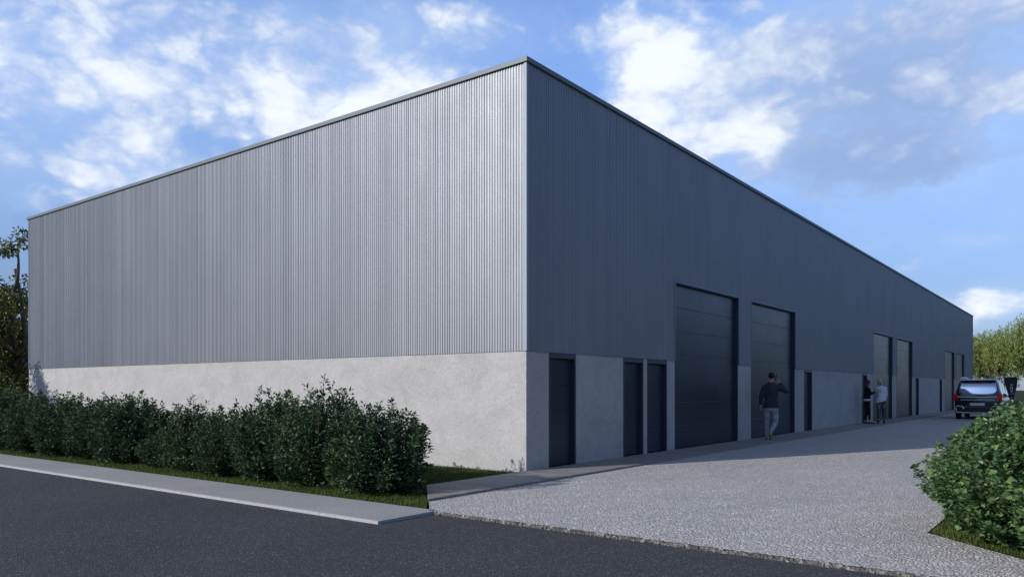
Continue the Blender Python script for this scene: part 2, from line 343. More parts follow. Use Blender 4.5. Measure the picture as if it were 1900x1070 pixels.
# cobbled yard with a rough stone lip
cob = [(1.53,-4.05),(8.47,-4.05),(6.53,-2.07),(6.53,70),(1.03,70),(1.03,-3.53)]
sheet('cobbled_yard', cob, 0.0, M['cobble'], .08)
random.seed(3)
lip = MB(); N_ = 420; V = []; F = []
for i in range(N_+1):
    x = 1.53+(8.47-1.53)*i/N_
    V += [(x, -4.052, -.001+random.uniform(-.003, .001)), (x, -4.068+random.uniform(-.008, .006), -.006+random.uniform(-.006, .003)), (x, -4.084+random.uniform(-.012, .010), -.022+random.uniform(-.006, .006)), (x, -4.10+random.uniform(-.015, .015), -.042)]
for i in range(N_):
    for k in range(3): F.append((i*4+k, i*4+k+1, i*4+k+5, i*4+k+4))
lip.add(V, F)
e = lip.build('yard_edging', M['edge']); tag(e, kind='structure')
sheet('paved_strip', [(1.02,-3.54),(1.02,62),(.004,62),(.004,-2.5)], .032, M['strip'], .09)
sheet('footpath', [(-300,-4.918),(1.586,-4.918),(1.586,-4.0),(-300,-4.0)], 0.0, M['footway'], .06)
k = MB(); x = 1.62
while x > -40:
    k.box(x-1.0+.003, x, -4.965, -4.922, -.05, .001); x -= 1.0
k.box(1.59, 1.62, -4.919, -4.0, -.05, .001)
tag(k.build('kerb', M['kerb'], bevel=.004), kind='structure')

# ------------------------------------------------------------------ warehouse
WH = empty('warehouse', (0, 0, 0)); tag(WH, 'long grey warehouse with ribbed metal cladding above a pale rendered base', 'warehouse')
SMALL = [(.69,1.59),(3.43,4.32),(4.50,5.47),(15.85,16.75),(23.82,24.72),(35.75,36.65),(43.65,44.55),(55.6,56.5)]
BIG = [(5.89,9.86),(10.87,14.84),(25.80,29.76),(30.76,34.72),(45.66,49.62),(50.5,54.5)]
H_BIG = 3.94
opens = sorted([(a,b,H_CL) for a,b in SMALL]+[(a,b,H_BIG) for a,b in BIG])
T = .30
w = MB()
w.box(L_END, -T, 0, T, -.1, H_CL)                    # short face
prev = 0
for a, b, h in opens+[(R_END,None,None)]:
    if a > prev: w.box(-T, 0, prev, a, -.1, H_CL)
    prev = b if b else None
w.box(L_END, L_END+T, T, R_END, -.1, H_TOP-.3); w.box(L_END+T, -T, R_END-T, R_END, -.1, H_TOP-.3)
w.build('rendered_wall', M['stucco'], WH)
# cladding profile: ribs every 85 mm
RP = .060
rr_ = random.Random(5)
def ribline(a, b):
    pts = []; n = int(math.floor(a/RP))
    while n*RP < b:
        j = rr_.uniform(-.0016, .0016); t = rr_.uniform(-.0012, .0012)
        for u, d in ((.003, .010), (.009, .0215+j), (.032, .0215+j+t), (.038, .010+j*.5), (.057, .010)):
            x = n*RP+u
            if a+.001 < x < b-.001: pts.append((x, d))
        n += 1
    return [(a, .0)]+[(a+.0005, .022)]+pts+[(b-.0005, .022)]+[(b, .0)]
def clad(mb, a, b, z0, z1, fn):
    P = ribline(a, b); n = len(P)
    V = [fn(u, d, z0) for u, d in P]+[fn(u, d, z1) for u, d in P]
    mb.add(V, [(i, i+1, n+i+1, n+i) for i in range(n-1)]); 
    V2 = [fn(a, -.06, z0), fn(b, -.06, z0), fn(b, 0, z0), fn(a, 0, z0)]
    mb.add(V2, [(0, 1, 2, 3)])
cl = MB(); clad(cl, L_END, -.035, H_CL, H_TOP-.09, lambda u, d, z: (u, -d, z))
cl.build('short_side_cladding', M['clad'], WH)
cr = MB(); prev = .035
for a, b in BIG:
    clad(cr, prev, a-.05, H_CL, H_TOP-.09, lambda u, d, z: (d, u, z))
    clad(cr, a-.05, b+.05, H_BIG+.05, H_TOP-.09, lambda u, d, z: (d, u, z)); prev = b+.05
clad(cr, prev, R_END, H_CL, H_TOP-.09, lambda u, d, z: (d, u, z))
cr.build('long_side_cladding', M['clad'], WH)
bk = MB(); 
bk.box(L_END, -.02, .003, .25, H_CL+.001, H_TOP-.1)
prev = .26
for a, b in BIG:
    bk.box(-.25, -.003, prev, a, H_CL+.001, H_TOP-.1); bk.box(-.25, -.003, a, b, H_BIG+.03, H_TOP-.1); prev = b
bk.box(-.25, -.003, prev, R_END, H_CL+.001, H_TOP-.1)
bk.build('liner_wall', M['frame'], WH)
MB().box(-.035, .030, -.030, .035, H_CL-.001, H_TOP-.09).build('corner_trim', M['flash'], WH, bevel=.004)
MB().box(-.003, .03, R_END, R_END+.05, H_CL-.001, H_TOP-.09).build('corner_trim', M['trim'], WH)
cp = MB(); cp.box(L_END-.05, .06, -.06, .24, H_TOP-.085, H_TOP); cp.box(-.24, .06, .24, R_END+.06, H_TOP-.085, H_TOP)
cp.box(L_END-.05, L_END+.25, .24, R_END+.06, H_TOP-.10, H_TOP); cp.box(L_END+.25, -.24, R_END-.24, R_END+.06, H_TOP-.10, H_TOP)
cp.build('roof_coping', M['coping'], WH, bevel=.006)
MB().box(L_END+.2, -.2, .2, R_END-.2, H_TOP-.5, H_TOP-.35).build('roof', M['plaster'], WH)
for i, (a, b) in enumerate(BIG):
    p = MB(); n = 7; xr = -.08
    for k in range(n):
        z0 = .03+k*(H_BIG-.03)/n; z1 = .03+(k+1)*(H_BIG-.03)/n-.012
        p.box(xr-.05, xr, a+.01, b-.01, z0, z1)
    p.box(xr-.06, xr-.012, a, b, .0, H_BIG)
    d = p.build('garage_door', M['door'], WH, bevel=.004)
    fr = MB()
    fr.box(-.001, .032, a-.05, a, H_CL, H_BIG+.05); fr.box(-.001, .032, b, b+.05, H_CL, H_BIG+.05); fr.box(-.001, .032, a, b, H_BIG, H_BIG+.05)
    fr.box(-.08, -.002, b, b+.003, 0, H_BIG)
    f1 = fr.build('door_trim', M['trim'], d)
    rv = MB(); rv.box(-.14, .004, b-.012, b-.001, .03, H_BIG-.001); rv.box(-.14, .004, a+.001, a+.012, .03, H_BIG-.001); rv.box(-.14, .004, a+.012, b-.012, H_BIG-.02, H_BIG-.001)
    rv.build('door_jamb', M['frame'], d)
for i, (a, b) in enumerate(SMALL):
    p = MB(); n = 4; xr = -.075; top = H_CL-.10
    for k in range(n):
        p.box(xr-.045, xr, a+.05, b-.05, .04+k*(top-.04)/n, .04+(k+1)*(top-.04)/n-.010)
    p.box(xr-.05, xr-.01, a+.04, b-.04, .03, top)
    d = p.build('door', M['door'], WH, bevel=.003)
    fr = MB(); fr.box(-.24, .008, a, a+.045, .0, H_CL+.02); fr.box(-.24, .008, b-.045, b, .0, H_CL+.02); fr.box(-.24, .008, a+.045, b-.045, top, H_CL+.02)
    fr.build('door_frame', M['frame'], d, bevel=.003)

# ------------------------------------------------------------------ foliage
def leaves(P, A, size, rng, wid=.5, fold=.18, droop=0.0, shape='leaf'):
    """P positions, A axis directions; returns V,F arrays of folded leaves"""
    n = len(P); A = A/np.linalg.norm(A, axis=1, keepdims=True)
    up = rng.normal(size=(n, 3))*.45+np.array([0, 0, 1.0]); S = np.cross(A, up); S /= np.linalg.norm(S, axis=1, keepdims=True)+1e-9
    N = np.cross(S, A); L = (size*rng.uniform(.65, 1.25, n))[:, None]; W = L*wid
    if shape == 'leaf':
        b = P; t = P+A*L-N*L*droop; l = P+A*L*.45+S*W*.5+N*L*fold; r = P+A*L*.45-S*W*.5+N*L*fold
        V = np.stack([b, l, t, r], 1).reshape(-1, 3); i = np.arange(n)[:, None]*4
        F = np.concatenate([i+np.array([0, 1, 2]), i+np.array([0, 2, 3])], 1).reshape(-1, 3)
    else:  # lobed leaf
        b = P; l1 = P+A*L*.12+S*W*.42+N*L*fold; l2 = P+A*L*.45+S*W*.55+N*L*fold*.8; t = P+A*L-N*L*droop
        r2 = P+A*L*.45-S*W*.55+N*L*fold*.8; r1 = P+A*L*.12-S*W*.42+N*L*fold
        V = np.stack([b, l1, l2, t, r2, r1], 1).reshape(-1, 3); i = np.arange(n)[:, None]*6
        F = np.concatenate([i+np.array([0, 1, 2]), i+np.array([0, 2, 3]), i+np.array([0, 3, 4]), i+np.array([0, 4, 5])], 1).reshape(-1, 3)
    return V, F
def make_shrub(seed, rx, ry, h, nshoot, nleaf, size, mt, shape='leaf', wid=.5, round_top=False):
    rng = np.random.default_rng(seed); P = []; A = []; tw = MB()
    for s in range(nshoot):
        th = rng.uniform(0, 2*math.pi); r = math.sqrt(rng.uniform(0, 1)); ex, ey = r*math.cos(th), r*math.sin(th)
        hs = h*(1-.35*r**3)*rng.uniform(.72, 1.0)*(1.0 if rng.uniform() < .85 else 1.10)
        if round_top: hs = h*math.sqrt(max(.10, 1-.78*r*r))*rng.uniform(.86, 1.03)
        if rng.uniform() < .35: hs *= rng.uniform(.2, .8)
        base = np.array([ex*rx*.35, ey*ry*.35, 0]); tk = rng.uniform(.88, 1.16) if round_top else rng.uniform(.95, 1.08); tip = np.array([ex*rx*tk, ey*ry*tk, hs*(1 if tk < 1.1 else .97)])
        mid = (base+tip)/2+np.array([ex*rx*.35, ey*ry*.35, -.0])*(1-.2*rng.uniform())
        t = np.linspace(0, 1, 9); C_ = ((1-t)**2)[:, None]*base+(2*t*(1-t))[:, None]*mid+(t**2)[:, None]*tip
        if s % 3 == 0: tw.tube([tuple(c) for c in C_[::2]], [.011, .009, .007, .005, .003], 4, False)
        k = nleaf; tt = rng.uniform(.10, 1, k)**.75; pos = ((1-tt)**2)[:, None]*base+(2*tt*(1-tt))[:, None]*mid+(tt**2)[:, None]*tip
        dirn = (tip-mid)/np.linalg.norm(tip-mid); rad = rng.normal(size=(k, 3)); rad[:, 2] *= .6
        spread = .085*(1.15-tt)[:, None]; pos = pos+rad*spread
        P.append(pos); A.append(rad*.8+dirn*.55+np.array([ex, ey, -.05])*.5)
    P = np.concatenate(P); A = np.concatenate(A); keep = P[:, 2] > .03; P = P[keep]; A = A[keep]
    if round_top:
        P[:, :2] *= (.74+.26*np.clip(P[:, 2:3]/.5, 0, 1))
        tw.V = [(x*.9*(.74+.26*min(1, max(0, z/.5))), y*.9*(.74+.26*min(1, max(0, z/.5))), z) for x, y, z in tw.V]
    V, F = leaves(P, A, size, rng, wid, .12, .1, shape)
    return V, F, tw
shrub_group = 'clipped dark shrubs in the row before the pale wall'
protos = []
for sd_, (rx, ry, h) in enumerate([(.86, .74, 1.40), (.84, .72, 1.46), (.90, .76, 1.36)]):
    V, F, tw = make_shrub(11+sd_, rx, ry, h, 190, 85, .072, None)
    me = npmesh('foliage', V, F, M['shrub']); tq = tw.build('stems', M['twig']); protos.append((me, tq))
ROW = [  # x, y, sx, sz, rot, label
    (-.52,-2.95,.96,.95,.2,'dark shrub at the right-hand end of the row, nearest the paved strip'),
    (-1.72,-2.98,.92,1.03,2.0,'dark shrub second from the right-hand end of the row'),
    (-2.92,-2.92,.9,1.05,4.1,'dark bushy shrub third from the right-hand end, tall shoots on top'),
    (-4.08,-2.95,.84,.84,1.1,'dark shrub fourth from the right-hand end, between two bushier neighbours'),
    (-5.2,-2.95,.78,.84,3.3,'dark shrub fifth from the right, just right of the lowest one in the row'),
    (-6.3,-2.9,.62,.50,5.0,'low dark shrub filling the dip in the row'),
    (-7.65,-2.92,.96,1.03,.9,'dark shrub just to the left of the dip in the row'),
    (-8.95,-2.9,.92,.86,2.6,'dark shrub before the tree shadow on the pale wall'),
    (-10.35,-2.88,1.0,1.0,4.4,'dark shrub below the left corner of the warehouse'),
    (-11.8,-2.88,1.02,1.0,.5,'dark shrub at the left edge of the photo in front of the tree trunk'),
    (-13.3,-2.85,1.05,1.04,1.9,'dark shrub at the far left of the row, partly out of the photo'),
    (-14.9,-2.85,1.05,1.04,3.9,'dark shrub beyond the left edge at the end of the row')]
for i, (x, y, sx, sz, rz, lab) in enumerate(ROW):
    me, tq = protos[i % 3]
    if i < 3: fo, st = me, tq
    else:
        fo = me.copy(); COL.objects.link(fo); st = tq.copy(); COL.objects.link(st)
    e = empty('shrub', (x+.27, y-.30, -.01), rz); e.scale = (sx, sx, sz)
    # keep the row direction: rotate by multiples of pi with a small jitter
    e.rotation_euler.z = (0 if i % 2 else math.pi)+(rz-3)*.06
    fo.parent = e; st.parent = e; tag(e, lab, 'shrub', shrub_group)
# big leafy hedge on the right
hedge_group = 'leafy green hedge bushes along the right side of the yard'
def big_bush(x, y, rx, ry, h, ns, nl, size, seed, lab):
    V, F, tw = make_shrub(seed, rx, ry, h, ns, nl, size, None, 'lobed', .95, True)
    e = empty('hedge_bush', (x, y, -.01)); tag(e, lab, 'hedge', hedge_group)
    npmesh('foliage', V, F, M['ivy'], e); tw.build('stems', M['twig'], e)
big_bush(7.72, -1.55, 1.24, 1.85, 1.42, 800, 95, .047, 41, 'bright green leafy bush nearest the camera at the right edge, by the turf triangle')
big_bush(7.95, 1.9, 1.0, 2.0, 1.38, 260, 50, .075, 42, 'green hedge bush behind the nearest bright one, in front of the black van')
big_bush(8.3, 5.8, 1.1, 2.2, 1.36, 220, 40, .085, 43, 'green hedge bush farthest back along the right side of the yard')

# turf blades
def grass(name, polys, seed, material=M['grass']):
    rng = np.random.default_rng(seed); PP = []
    for (x0, x1, y0, y1, dens, test) in polys:
        n = int((x1-x0)*(y1-y0)*dens); p = np.stack([rng.uniform(x0, x1, n), rng.uniform(y0, y1, n)], 1)
        if test: p = p[test(p)]
        PP.append(p)
    p = np.concatenate(PP); n = len(p); h = rng.uniform(.018, .05, n); th = rng.uniform(0, 2*math.pi, n); w_ = rng.uniform(.002, .0045, n)
    b = np.stack([p[:, 0], p[:, 1], np.full(n, -.014)], 1); s = np.stack([np.cos(th), np.sin(th), np.zeros(n)], 1)*w_[:, None]
    lean = rng.normal(size=(n, 3))*.35; lean[:, 2] = 1; t = b+lean*h[:, None]
    V = np.stack([b-s, b+s, t], 1).reshape(-1, 3); F = np.arange(3*n).reshape(-1, 3)
    o = npmesh(name, V, F, material); return o
lawn_ok = lambda p: (p[:, 0]+p[:, 1] < -2.52) | (p[:, 0] < 0)
g1 = grass('lawn_grass', [(-15, 1.42, -3.985, -3.1, 3200, lambda p: p[:, 0]+p[:, 1] < -2.55), (-2.5, 0., -3.1, -.02, 3200, lambda p: p[:, 0]+p[:, 1] < -2.55+0*p[:,0]) ,
    (-2.5, -.01, -2.5, -.02, 2600, None), (-14, -2.5, -3.1, -.02, 500, None)], 5)
tag(g1, 'short mown grass around the dark shrubs and along the footpath', 'grass', kind='stuff')
g2 = grass('verge_grass', [(6.55, 9.3, -3.9, 0, 3000, lambda p: (p[:, 0]+p[:, 1] > 4.50)), (6.55, 9, 0, 12, 700, None)], 6)
tag(g2, 'short turf under the bright green bush on the right', 'grass', kind='stuff')

# ------------------------------------------------------------------ trees
def limb(mb, p0, p1, r0, r1, rng, wob=.12, n=7):
    p0 = np.array(p0, float); p1 = np.array(p1, float); L = np.linalg.norm(p1-p0); pts = []
    off = rng.normal(size=3)*wob*L; off[2] *= .3
    for i in range(n):
        t = i/(n-1); pts.append(tuple(p0*(1-t)+p1*t+off*math.sin(math.pi*t)))
    mb.tube(pts, [r0*(1-i/(n-1))+r1*i/(n-1) for i in range(n)], 8); return pts
def broad_tree(x, y, tufts, h0, label, seed, leaf=.16, per=420, group=None):
    rng = np.random.default_rng(seed); e = empty('broadleaf_tree', (x, y, -.05)); tag(e, label, 'tree', group)
    mb = MB(); top = max(t[2] for t in tufts)
    tr = limb(mb, (0, 0, 0), (.15, .05, h0), .17, .055, rng, .04)
    P = []; A = []
    for (cx_, cy_, cz_, r_) in tufts:
        limb(mb, (.15, .05, min(h0, cz_*.75)), (cx_, cy_, cz_), .08, .025, rng, .08)
        n = int(per*(r_/.8)**2); c = np.array([cx_, cy_, cz_])
        # clumps inside the tuft
        for k in range(9):
            d = rng.normal(size=3); d /= np.linalg.norm(d); cc = c+d*r_*rng.uniform(.35, .85); rr = r_*rng.uniform(.28, .45)
            if k % 3 == 0: limb(mb, tuple(c), tuple(cc), .02, .008, rng, .1, 4)
            q_ = rng.normal(size=(n//9, 3)); q_ /= np.linalg.norm(q_, axis=1, keepdims=True); rad = rng.uniform(.2, 1, (n//9, 1))**.5
            P.append(cc+q_*rad*rr); A.append(q_+rng.normal(size=q_.shape)*.5+np.array([0, 0, -.35]))
    V, F = leaves(np.concatenate(P), np.concatenate(A), leaf, rng, .45, .1, .15)
    npmesh('crown', V, F, M['broad'], e); mb.build('trunk', M['bark'], e, smooth=True)
    return e
def tufts(n, c, R, rr, seed):
    rng = np.random.default_rng(seed); o = []
    for i in range(n):
        d = rng.normal(size=3); d /= np.linalg.norm(d); k = rng.uniform(.3, 1)
        o.append((c[0]+d[0]*R[0]*k, c[1]+d[1]*R[1]*k, c[2]+d[2]*R[2]*k, rng.uniform(*rr)))
    return o
broad_tree(-24.6, .9, [(.2, .1, 6.9, .75)]+tufts(22, (-.4, .2, 2.9), (1.6, 1.5, 2.4), (.6, .95), 1), 6.0,
           'glossy-leaved tree with a bare upper trunk and a round top tuft beside the warehouse corner', 21, .17, 520)
broad_tree(-29.5, 2.2, tufts(26, (0, 0, 3.0), (2.4, 2.2, 2.6), (.7, 1.1), 2), 4.6,
           'dense dark tree at the left edge behind the row of shrubs', 22, .2, 520)
broad_tree(-20.8, -2.7, tufts(16, (0, 0, 2.5), (1.1, 1.1, 1.2), (.32, .55), 3), 1.8,
           'tree just outside the left edge that throws its shadow on the warehouse wall', 23, .14, 480)
def willow(x, y, h, R, label, seed, nst=260, group='pale green willow trees beyond the yard'):
    rng = np.random.default_rng(seed); e = empty('willow_tree', (x, y, -.1)); tag(e, label, 'tree', group); mb = MB(); P = []; A = []
    limb(mb, (0, 0, 0), (.1, .1, h*.45), .28, .2, rng, .04)
    tips = []
    for i in range(16):
        th = rng.uniform(0, 2*math.pi); r = R*rng.uniform(.15, .95); hz = h*(.62+.4*rng.uniform())*(1-.22*(r/R)**2)
        tip = (r*math.cos(th), r*math.sin(th), hz); limb(mb, (.1, .1, h*rng.uniform(.25, .45)), tip, .12, .03, rng, .1)
        tips.append(np.array(tip))
        if i % 2 == 0: limb(mb, tip, (tip[0]*1.15, tip[1]*1.15, tip[2]+rng.uniform(.2, .7)), .03, .008, rng, .1, 4)
    for s in range(nst):
        c = tips[rng.integers(len(tips))]+rng.normal(size=3)*np.array([.75, .75, .45]); L = rng.uniform(.8, 2.6)
        L = min(L, max(.4, c[2]-.3)); n = int(L*26); t = rng.uniform(0, 1, n)
        d = rng.normal(size=2)*.25; x_ = c[0]+d[0]*t; y_ = c[1]+d[1]*t; z_ = c[2]-L*t**1.2
        pos = np.stack([x_, y_, z_], 1)+rng.normal(size=(n, 3))*.09; P.append(pos)
        a = rng.normal(size=(n, 3))*.55; a[:, 2] -= 1.0; A.append(a)
    V, F = leaves(np.concatenate(P), np.concatenate(A), .24, rng, .26, .05, .1)
    npmesh('crown', V, F, M['willow'], e); mb.build('trunk', M['bark'], e, smooth=True)
willow(-5.2, 86.0, 8.6, 3.3, 'yellow-green willow rising right beside the far end of the warehouse', 31, 520)
willow(-.6, 83.0, 7.6, 2.9, 'yellow-green willow with bare twigs on top, second from the warehouse end', 32, 460)
willow(3.0, 80.0, 8.6, 3.3, 'willow cut by the right edge of the photo', 33, 460)
willow(-2.4, 94.0, 7.6, 4.0, 'shorter willow seen in the gap between the two nearer ones', 34, 520)
willow(3.5, 96.0, 8.0, 4.0, 'willow farthest back at the right edge of the photo', 35, 520)

# woodland added out of view behind and beside the camera, darkening wall and door reflections
def unseen_woodland(name, x0, y0, x1, y1, depth, h, n, seed, label):
    rng = np.random.default_rng(seed); t = rng.uniform(0, 1, n); L = math.hypot(x1-x0, y1-y0); d = rng.uniform(0, 1, n)*depth
    nx, ny = -(y1-y0)/L, (x1-x0)/L
    s_ = t*L; top = h*(.72+.14*np.sin(s_*.55)+.10*np.sin(s_*1.37+1)+.06*np.sin(s_*3.1))
    z = top*rng.uniform(0, 1, n)**.8
    P = np.stack([x0+(x1-x0)*t+nx*d, y0+(y1-y0)*t+ny*d, z], 1)
    V, F = leaves(P, rng.normal(size=(n, 3)), 1.5, rng, .9, .1)
    tag(npmesh(name, V, F, M['wood']), label, 'trees', kind='stuff')
unseen_woodland('unseen_woodland', 150, -58, -150, -58, 6, 13, 16000, 71, 'unseen dark belt of trees added behind the camera for the walls to reflect')
unseen_woodland('unseen_woodland', 46, 150, 46, -50, -6, 13, 14000, 72, 'unseen dark belt of trees added right of the yard for walls and doors to reflect')

# ------------------------------------------------------------------ people
def ring_loft(bm_, rings, seg=14):
    """rings: list of (center, a-vector, b-vector)"""
    V = []
    for c, a, b in rings:
        for k in range(seg):
            t = 2*math.pi*k/seg; V.append(Vector(c)+Vector(a)*math.cos(t)+Vector(b)*math.sin(t))
    n = len(rings); F = [(i*seg+k, i*seg+(k+1)%seg, (i+1)*seg+(k+1)%seg, (i+1)*seg+k) for i in range(n-1) for k in range(seg)]
    F += [tuple(range(seg-1, -1, -1)), tuple(range((n-1)*seg, n*seg))]
    bm_.add(V, F)
def torso(mb, secs):    # (cx, cy, z, rx, ry)
    ring_loft(mb, [((x, y, z), (rx, 0, 0), (0, ry, 0)) for x, y, z, rx, ry in secs], 18)
def chain(mb, pts, rad, seg=10):
    P = [Vector(p) for p in pts]; PP = []; RR = []
    d0 = (P[0]-P[1]).normalized(); PP.append(P[0]+d0*rad[0]*.75); RR.append(rad[0]*.45)
    for i in range(len(P)-1):
        for k in range(4):
            t = k/4; PP.append(P[i].lerp(P[i+1], t)); RR.append(rad[i]*(1-t)+rad[i+1]*t)
    PP.append(P[-1]); RR.append(rad[-1]); d1 = (P[-1]-P[-2]).normalized(); PP.append(P[-1]+d1*rad[-1]*.75); RR.append(rad[-1]*.45)
    mb.tube(PP, RR, seg)
def ball(mb, c, r, seg=14):
    rx, ry, rz = r if isinstance(r, tuple) else (r, r, r); rings = []
    for i in range(1, 10):
        a = math.pi*i/10; rings.append(((c[0], c[1], c[2]-rz*math.cos(a)), (rx*math.sin(a), 0, 0), (0, ry*math.sin(a), 0)))
    ring_loft(mb, rings, seg)
def fused(mb, name, material, parent, voxel=.01, smooth=3):
    o = quick(name, mb.V, mb.F, None, None)
    r = o.modifiers.new('r', 'REMESH'); r.mode = 'VOXEL'; r.voxel_size = voxel
    s = o.modifiers.new('s', 'SMOOTH'); s.factor = .5; s.iterations = smooth
    dg = bpy.context.evaluated_depsgraph_get(); me = bpy.data.meshes.new_from_object(o.evaluated_get(dg)); me.name = name
    bpy.data.objects.remove(o); me.shade_smooth()
    return link_mesh(name, me, material, parent)
def hand(mb, w, d, side, curl=.3, palm_dir=(0, 1, 0)):
    """w wrist, d direction of the hand, side = vector towards the thumb"""
    w = Vector(w); d = Vector(d).normalized(); s = Vector(side); s = (s-d*s.dot(d)).normalized(); p = d.cross(s).normalized()
    pd = Vector(palm_dir); p = p if p.dot(pd) > 0 else -p
    for k in (-.5, 0, .5): chain(mb, [w+s*k*.03, w+d*.05+s*k*.05, w+d*.085+s*k*.055], [.016, .016, .013], 8)
    for k, (o, L) in enumerate(((.030, .068), (.010, .078), (-.010, .072), (-.030, .056))):
        b = w+d*.09+s*o; m_ = b+(d*(1-curl*.5)+p*curl*.7).normalized()*L*.5; t = m_+(d*(1-curl)+p*curl*1.3).normalized()*L*.5
        chain(mb, [b-d*.02, b, m_, t], [.010, .0095, .0088, .007], 6)
    b = w+d*.03+s*.035; m_ = b+(d*.6+s*.7+p*.3).normalized()*.038; t = m_+(d*.9+s*.25+p*.3).normalized()*.032
    chain(mb, [b-s*.015, b, m_, t], [.013, .012, .011, .008], 6)
def head(mb, c, face, s=1.0):
    """c centre of the skull, face = unit horizontal direction the face looks to (2D)"""
    fx, fy = face; X = lambda a, b, z: (c[0]+fx*a*s-fy*b*s, c[1]+fy*a*s+fx*b*s, c[2]+z*s)
    ax, bx = Vector((fx, fy, 0)), Vector((-fy, fx, 0))
    rings = []
    for z, fwd, back, wd in ((-.118, .070, -.01, .030), (-.10, .083, .03, .048), (-.07, .088, .06, .060), (-.03, .090, .078, .068), (.01, .090, .090, .074), (.05, .086, .094, .075), (.085, .066, .078, .062), (.108, .034, .044, .035)):
        mid = (fwd-back)/2; rr_ = (fwd+back)/2; rings.append((X(mid, 0, z), tuple(ax*rr_*s), tuple(bx*wd*s)))
    ring_loft(mb, rings, 18)
    chain(mb, [X(.086, 0, .018), X(.104, 0, -.022)], [.008*s, .013*s], 8)            # nose
    chain(mb, [X(.084, -.018, -.058), X(.088, 0, -.056), X(.084, .018, -.058)], [.006*s, .009*s, .006*s], 6)   # lips
    for k in (-1, 1):
        chain(mb, [X(.0, k*.073, .022), X(-.006, k*.080, 0), X(.002, k*.072, -.03)], [.009*s, .011*s, .008*s], 6)  # ears
        chain(mb, [X(.080, k*.045, .028), X(.086, k*.018, .030)], [.007*s, .007*s], 6)   # brows
    return X

# --- walking man on the phone, seen from behind
def man():
    e = empty('person', (.66, 10.62, .032), math.atan2(.32, .947)*1.0)
    tag(e, 'man in navy jacket and grey jeans walking away with a hand at his ear', 'person')
    b = MB(); z = 1.02
    torso(b, [(0,0,.86,.13,.10),(0,0,.97,.165,.115),(0,0,1.10,.145,.10),(0,.0,1.30,.165,.11),(0,0,1.45,.175,.11),(0,0,1.53,.13,.08),(0,0,1.58,.06,.06)])
    chain(b, [(0,-.01,1.52),(0.01,.02,1.66)], [.058,.054])
    X = head(b, (.02,.03,1.755), (.25,.968))
    LH, LK, LA = (-.095,0,.92), (-.115,.11,.50), (-.12,.16,.10); RH, RK, RA = (.095,0,.92), (.125,.03,.50), (-.02,-.27,.22)
    chain(b, [LH,LK,LA], [.085,.058,.042]); chain(b, [RH,RK,RA], [.085,.058,.042])
    chain(b, [LA,(-.115,.31,.045)], [.04,.03]); chain(b, [RA,(-.015,-.21,.05)], [.04,.03])
    SL, EL, WL = (-.19,0,1.48), (-.265,-.03,1.20), (-.275,.03,.96); SR, ER, WR = (.19,0,1.48), (.40,.05,1.34), (.215,.10,1.60)
    chain(b, [SL,EL,WL], [.06,.045,.03]); chain(b, [SR,ER,WR], [.06,.045,.03])
    hand(b, WL, (.02,.08,-1), (.3,1,0), .35, (1,0,0)); hand(b, WR, (-.45,-.05,.75), (-.4,.0,-.6), .75, (-1,0,0))
    fused(b, 'body', M['skin'], e, .008)
    j = MB()
    torso(j, [(0,0,.885,.205,.145),(0,0,.93,.205,.145),(0,0,1.05,.19,.135),(0,0,1.17,.178,.13),(0,0,1.32,.20,.14),(0,0,1.44,.215,.14),(0,0,1.51,.19,.115),(0,0,1.565,.115,.085),(0,0,1.60,.07,.075)])
    chain(j, [(-.17,0,1.475),EL,(-.275,.025,1.0)], [.082,.064,.048]); chain(j, [(.17,0,1.475),ER,(.235,.095,1.565)], [.085,.066,.046])
    fused(j, 'jacket', M['navy'], e, .011)
    t = MB(); torso(t, [(0,0,.80,.15,.115),(0,0,.88,.18,.13),(0,0,.97,.175,.125),(0,0,1.03,.16,.12)])
    chain(t, [(-.09,0,.88),(-.112,.105,.50),(-.12,.155,.13)], [.105,.074,.058]); chain(t, [(.09,0,.88),(.123,.03,.50),(-.005,-.245,.25)], [.105,.074,.058])
    fused(t, 'trousers', M['jeans'], e, .011)
    for A_, B_, H_ in (((-.12,.16,.095),(-.115,.34,.04),(-.12,.11,.045)), ((-.02,-.275,.215),(-.015,-.20,.045),(-.02,-.335,.185))):
        s = MB(); chain(s, [A_, tuple((Vector(A_)+Vector(H_))/2)], [.052,.05]); chain(s, [H_, B_], [.043,.048]); fused(s, 'boot', M['tan'], e, .009)
    hz = MB()
    ball(hz, X(-.018,0,.032), (.093,.097,.094)); fused(hz, 'hair', M['darkhair'], e, .009)
    ph = MB(); ph.box(-.006,.006,-.036,.036,-.07,.07); p = ph.build('phone', M['plastic'], None, bevel=.004); p.parent = e
    p.location = (.125,.06,1.735); p.rotation_euler = (.3,.25,.2)
    return e
man()
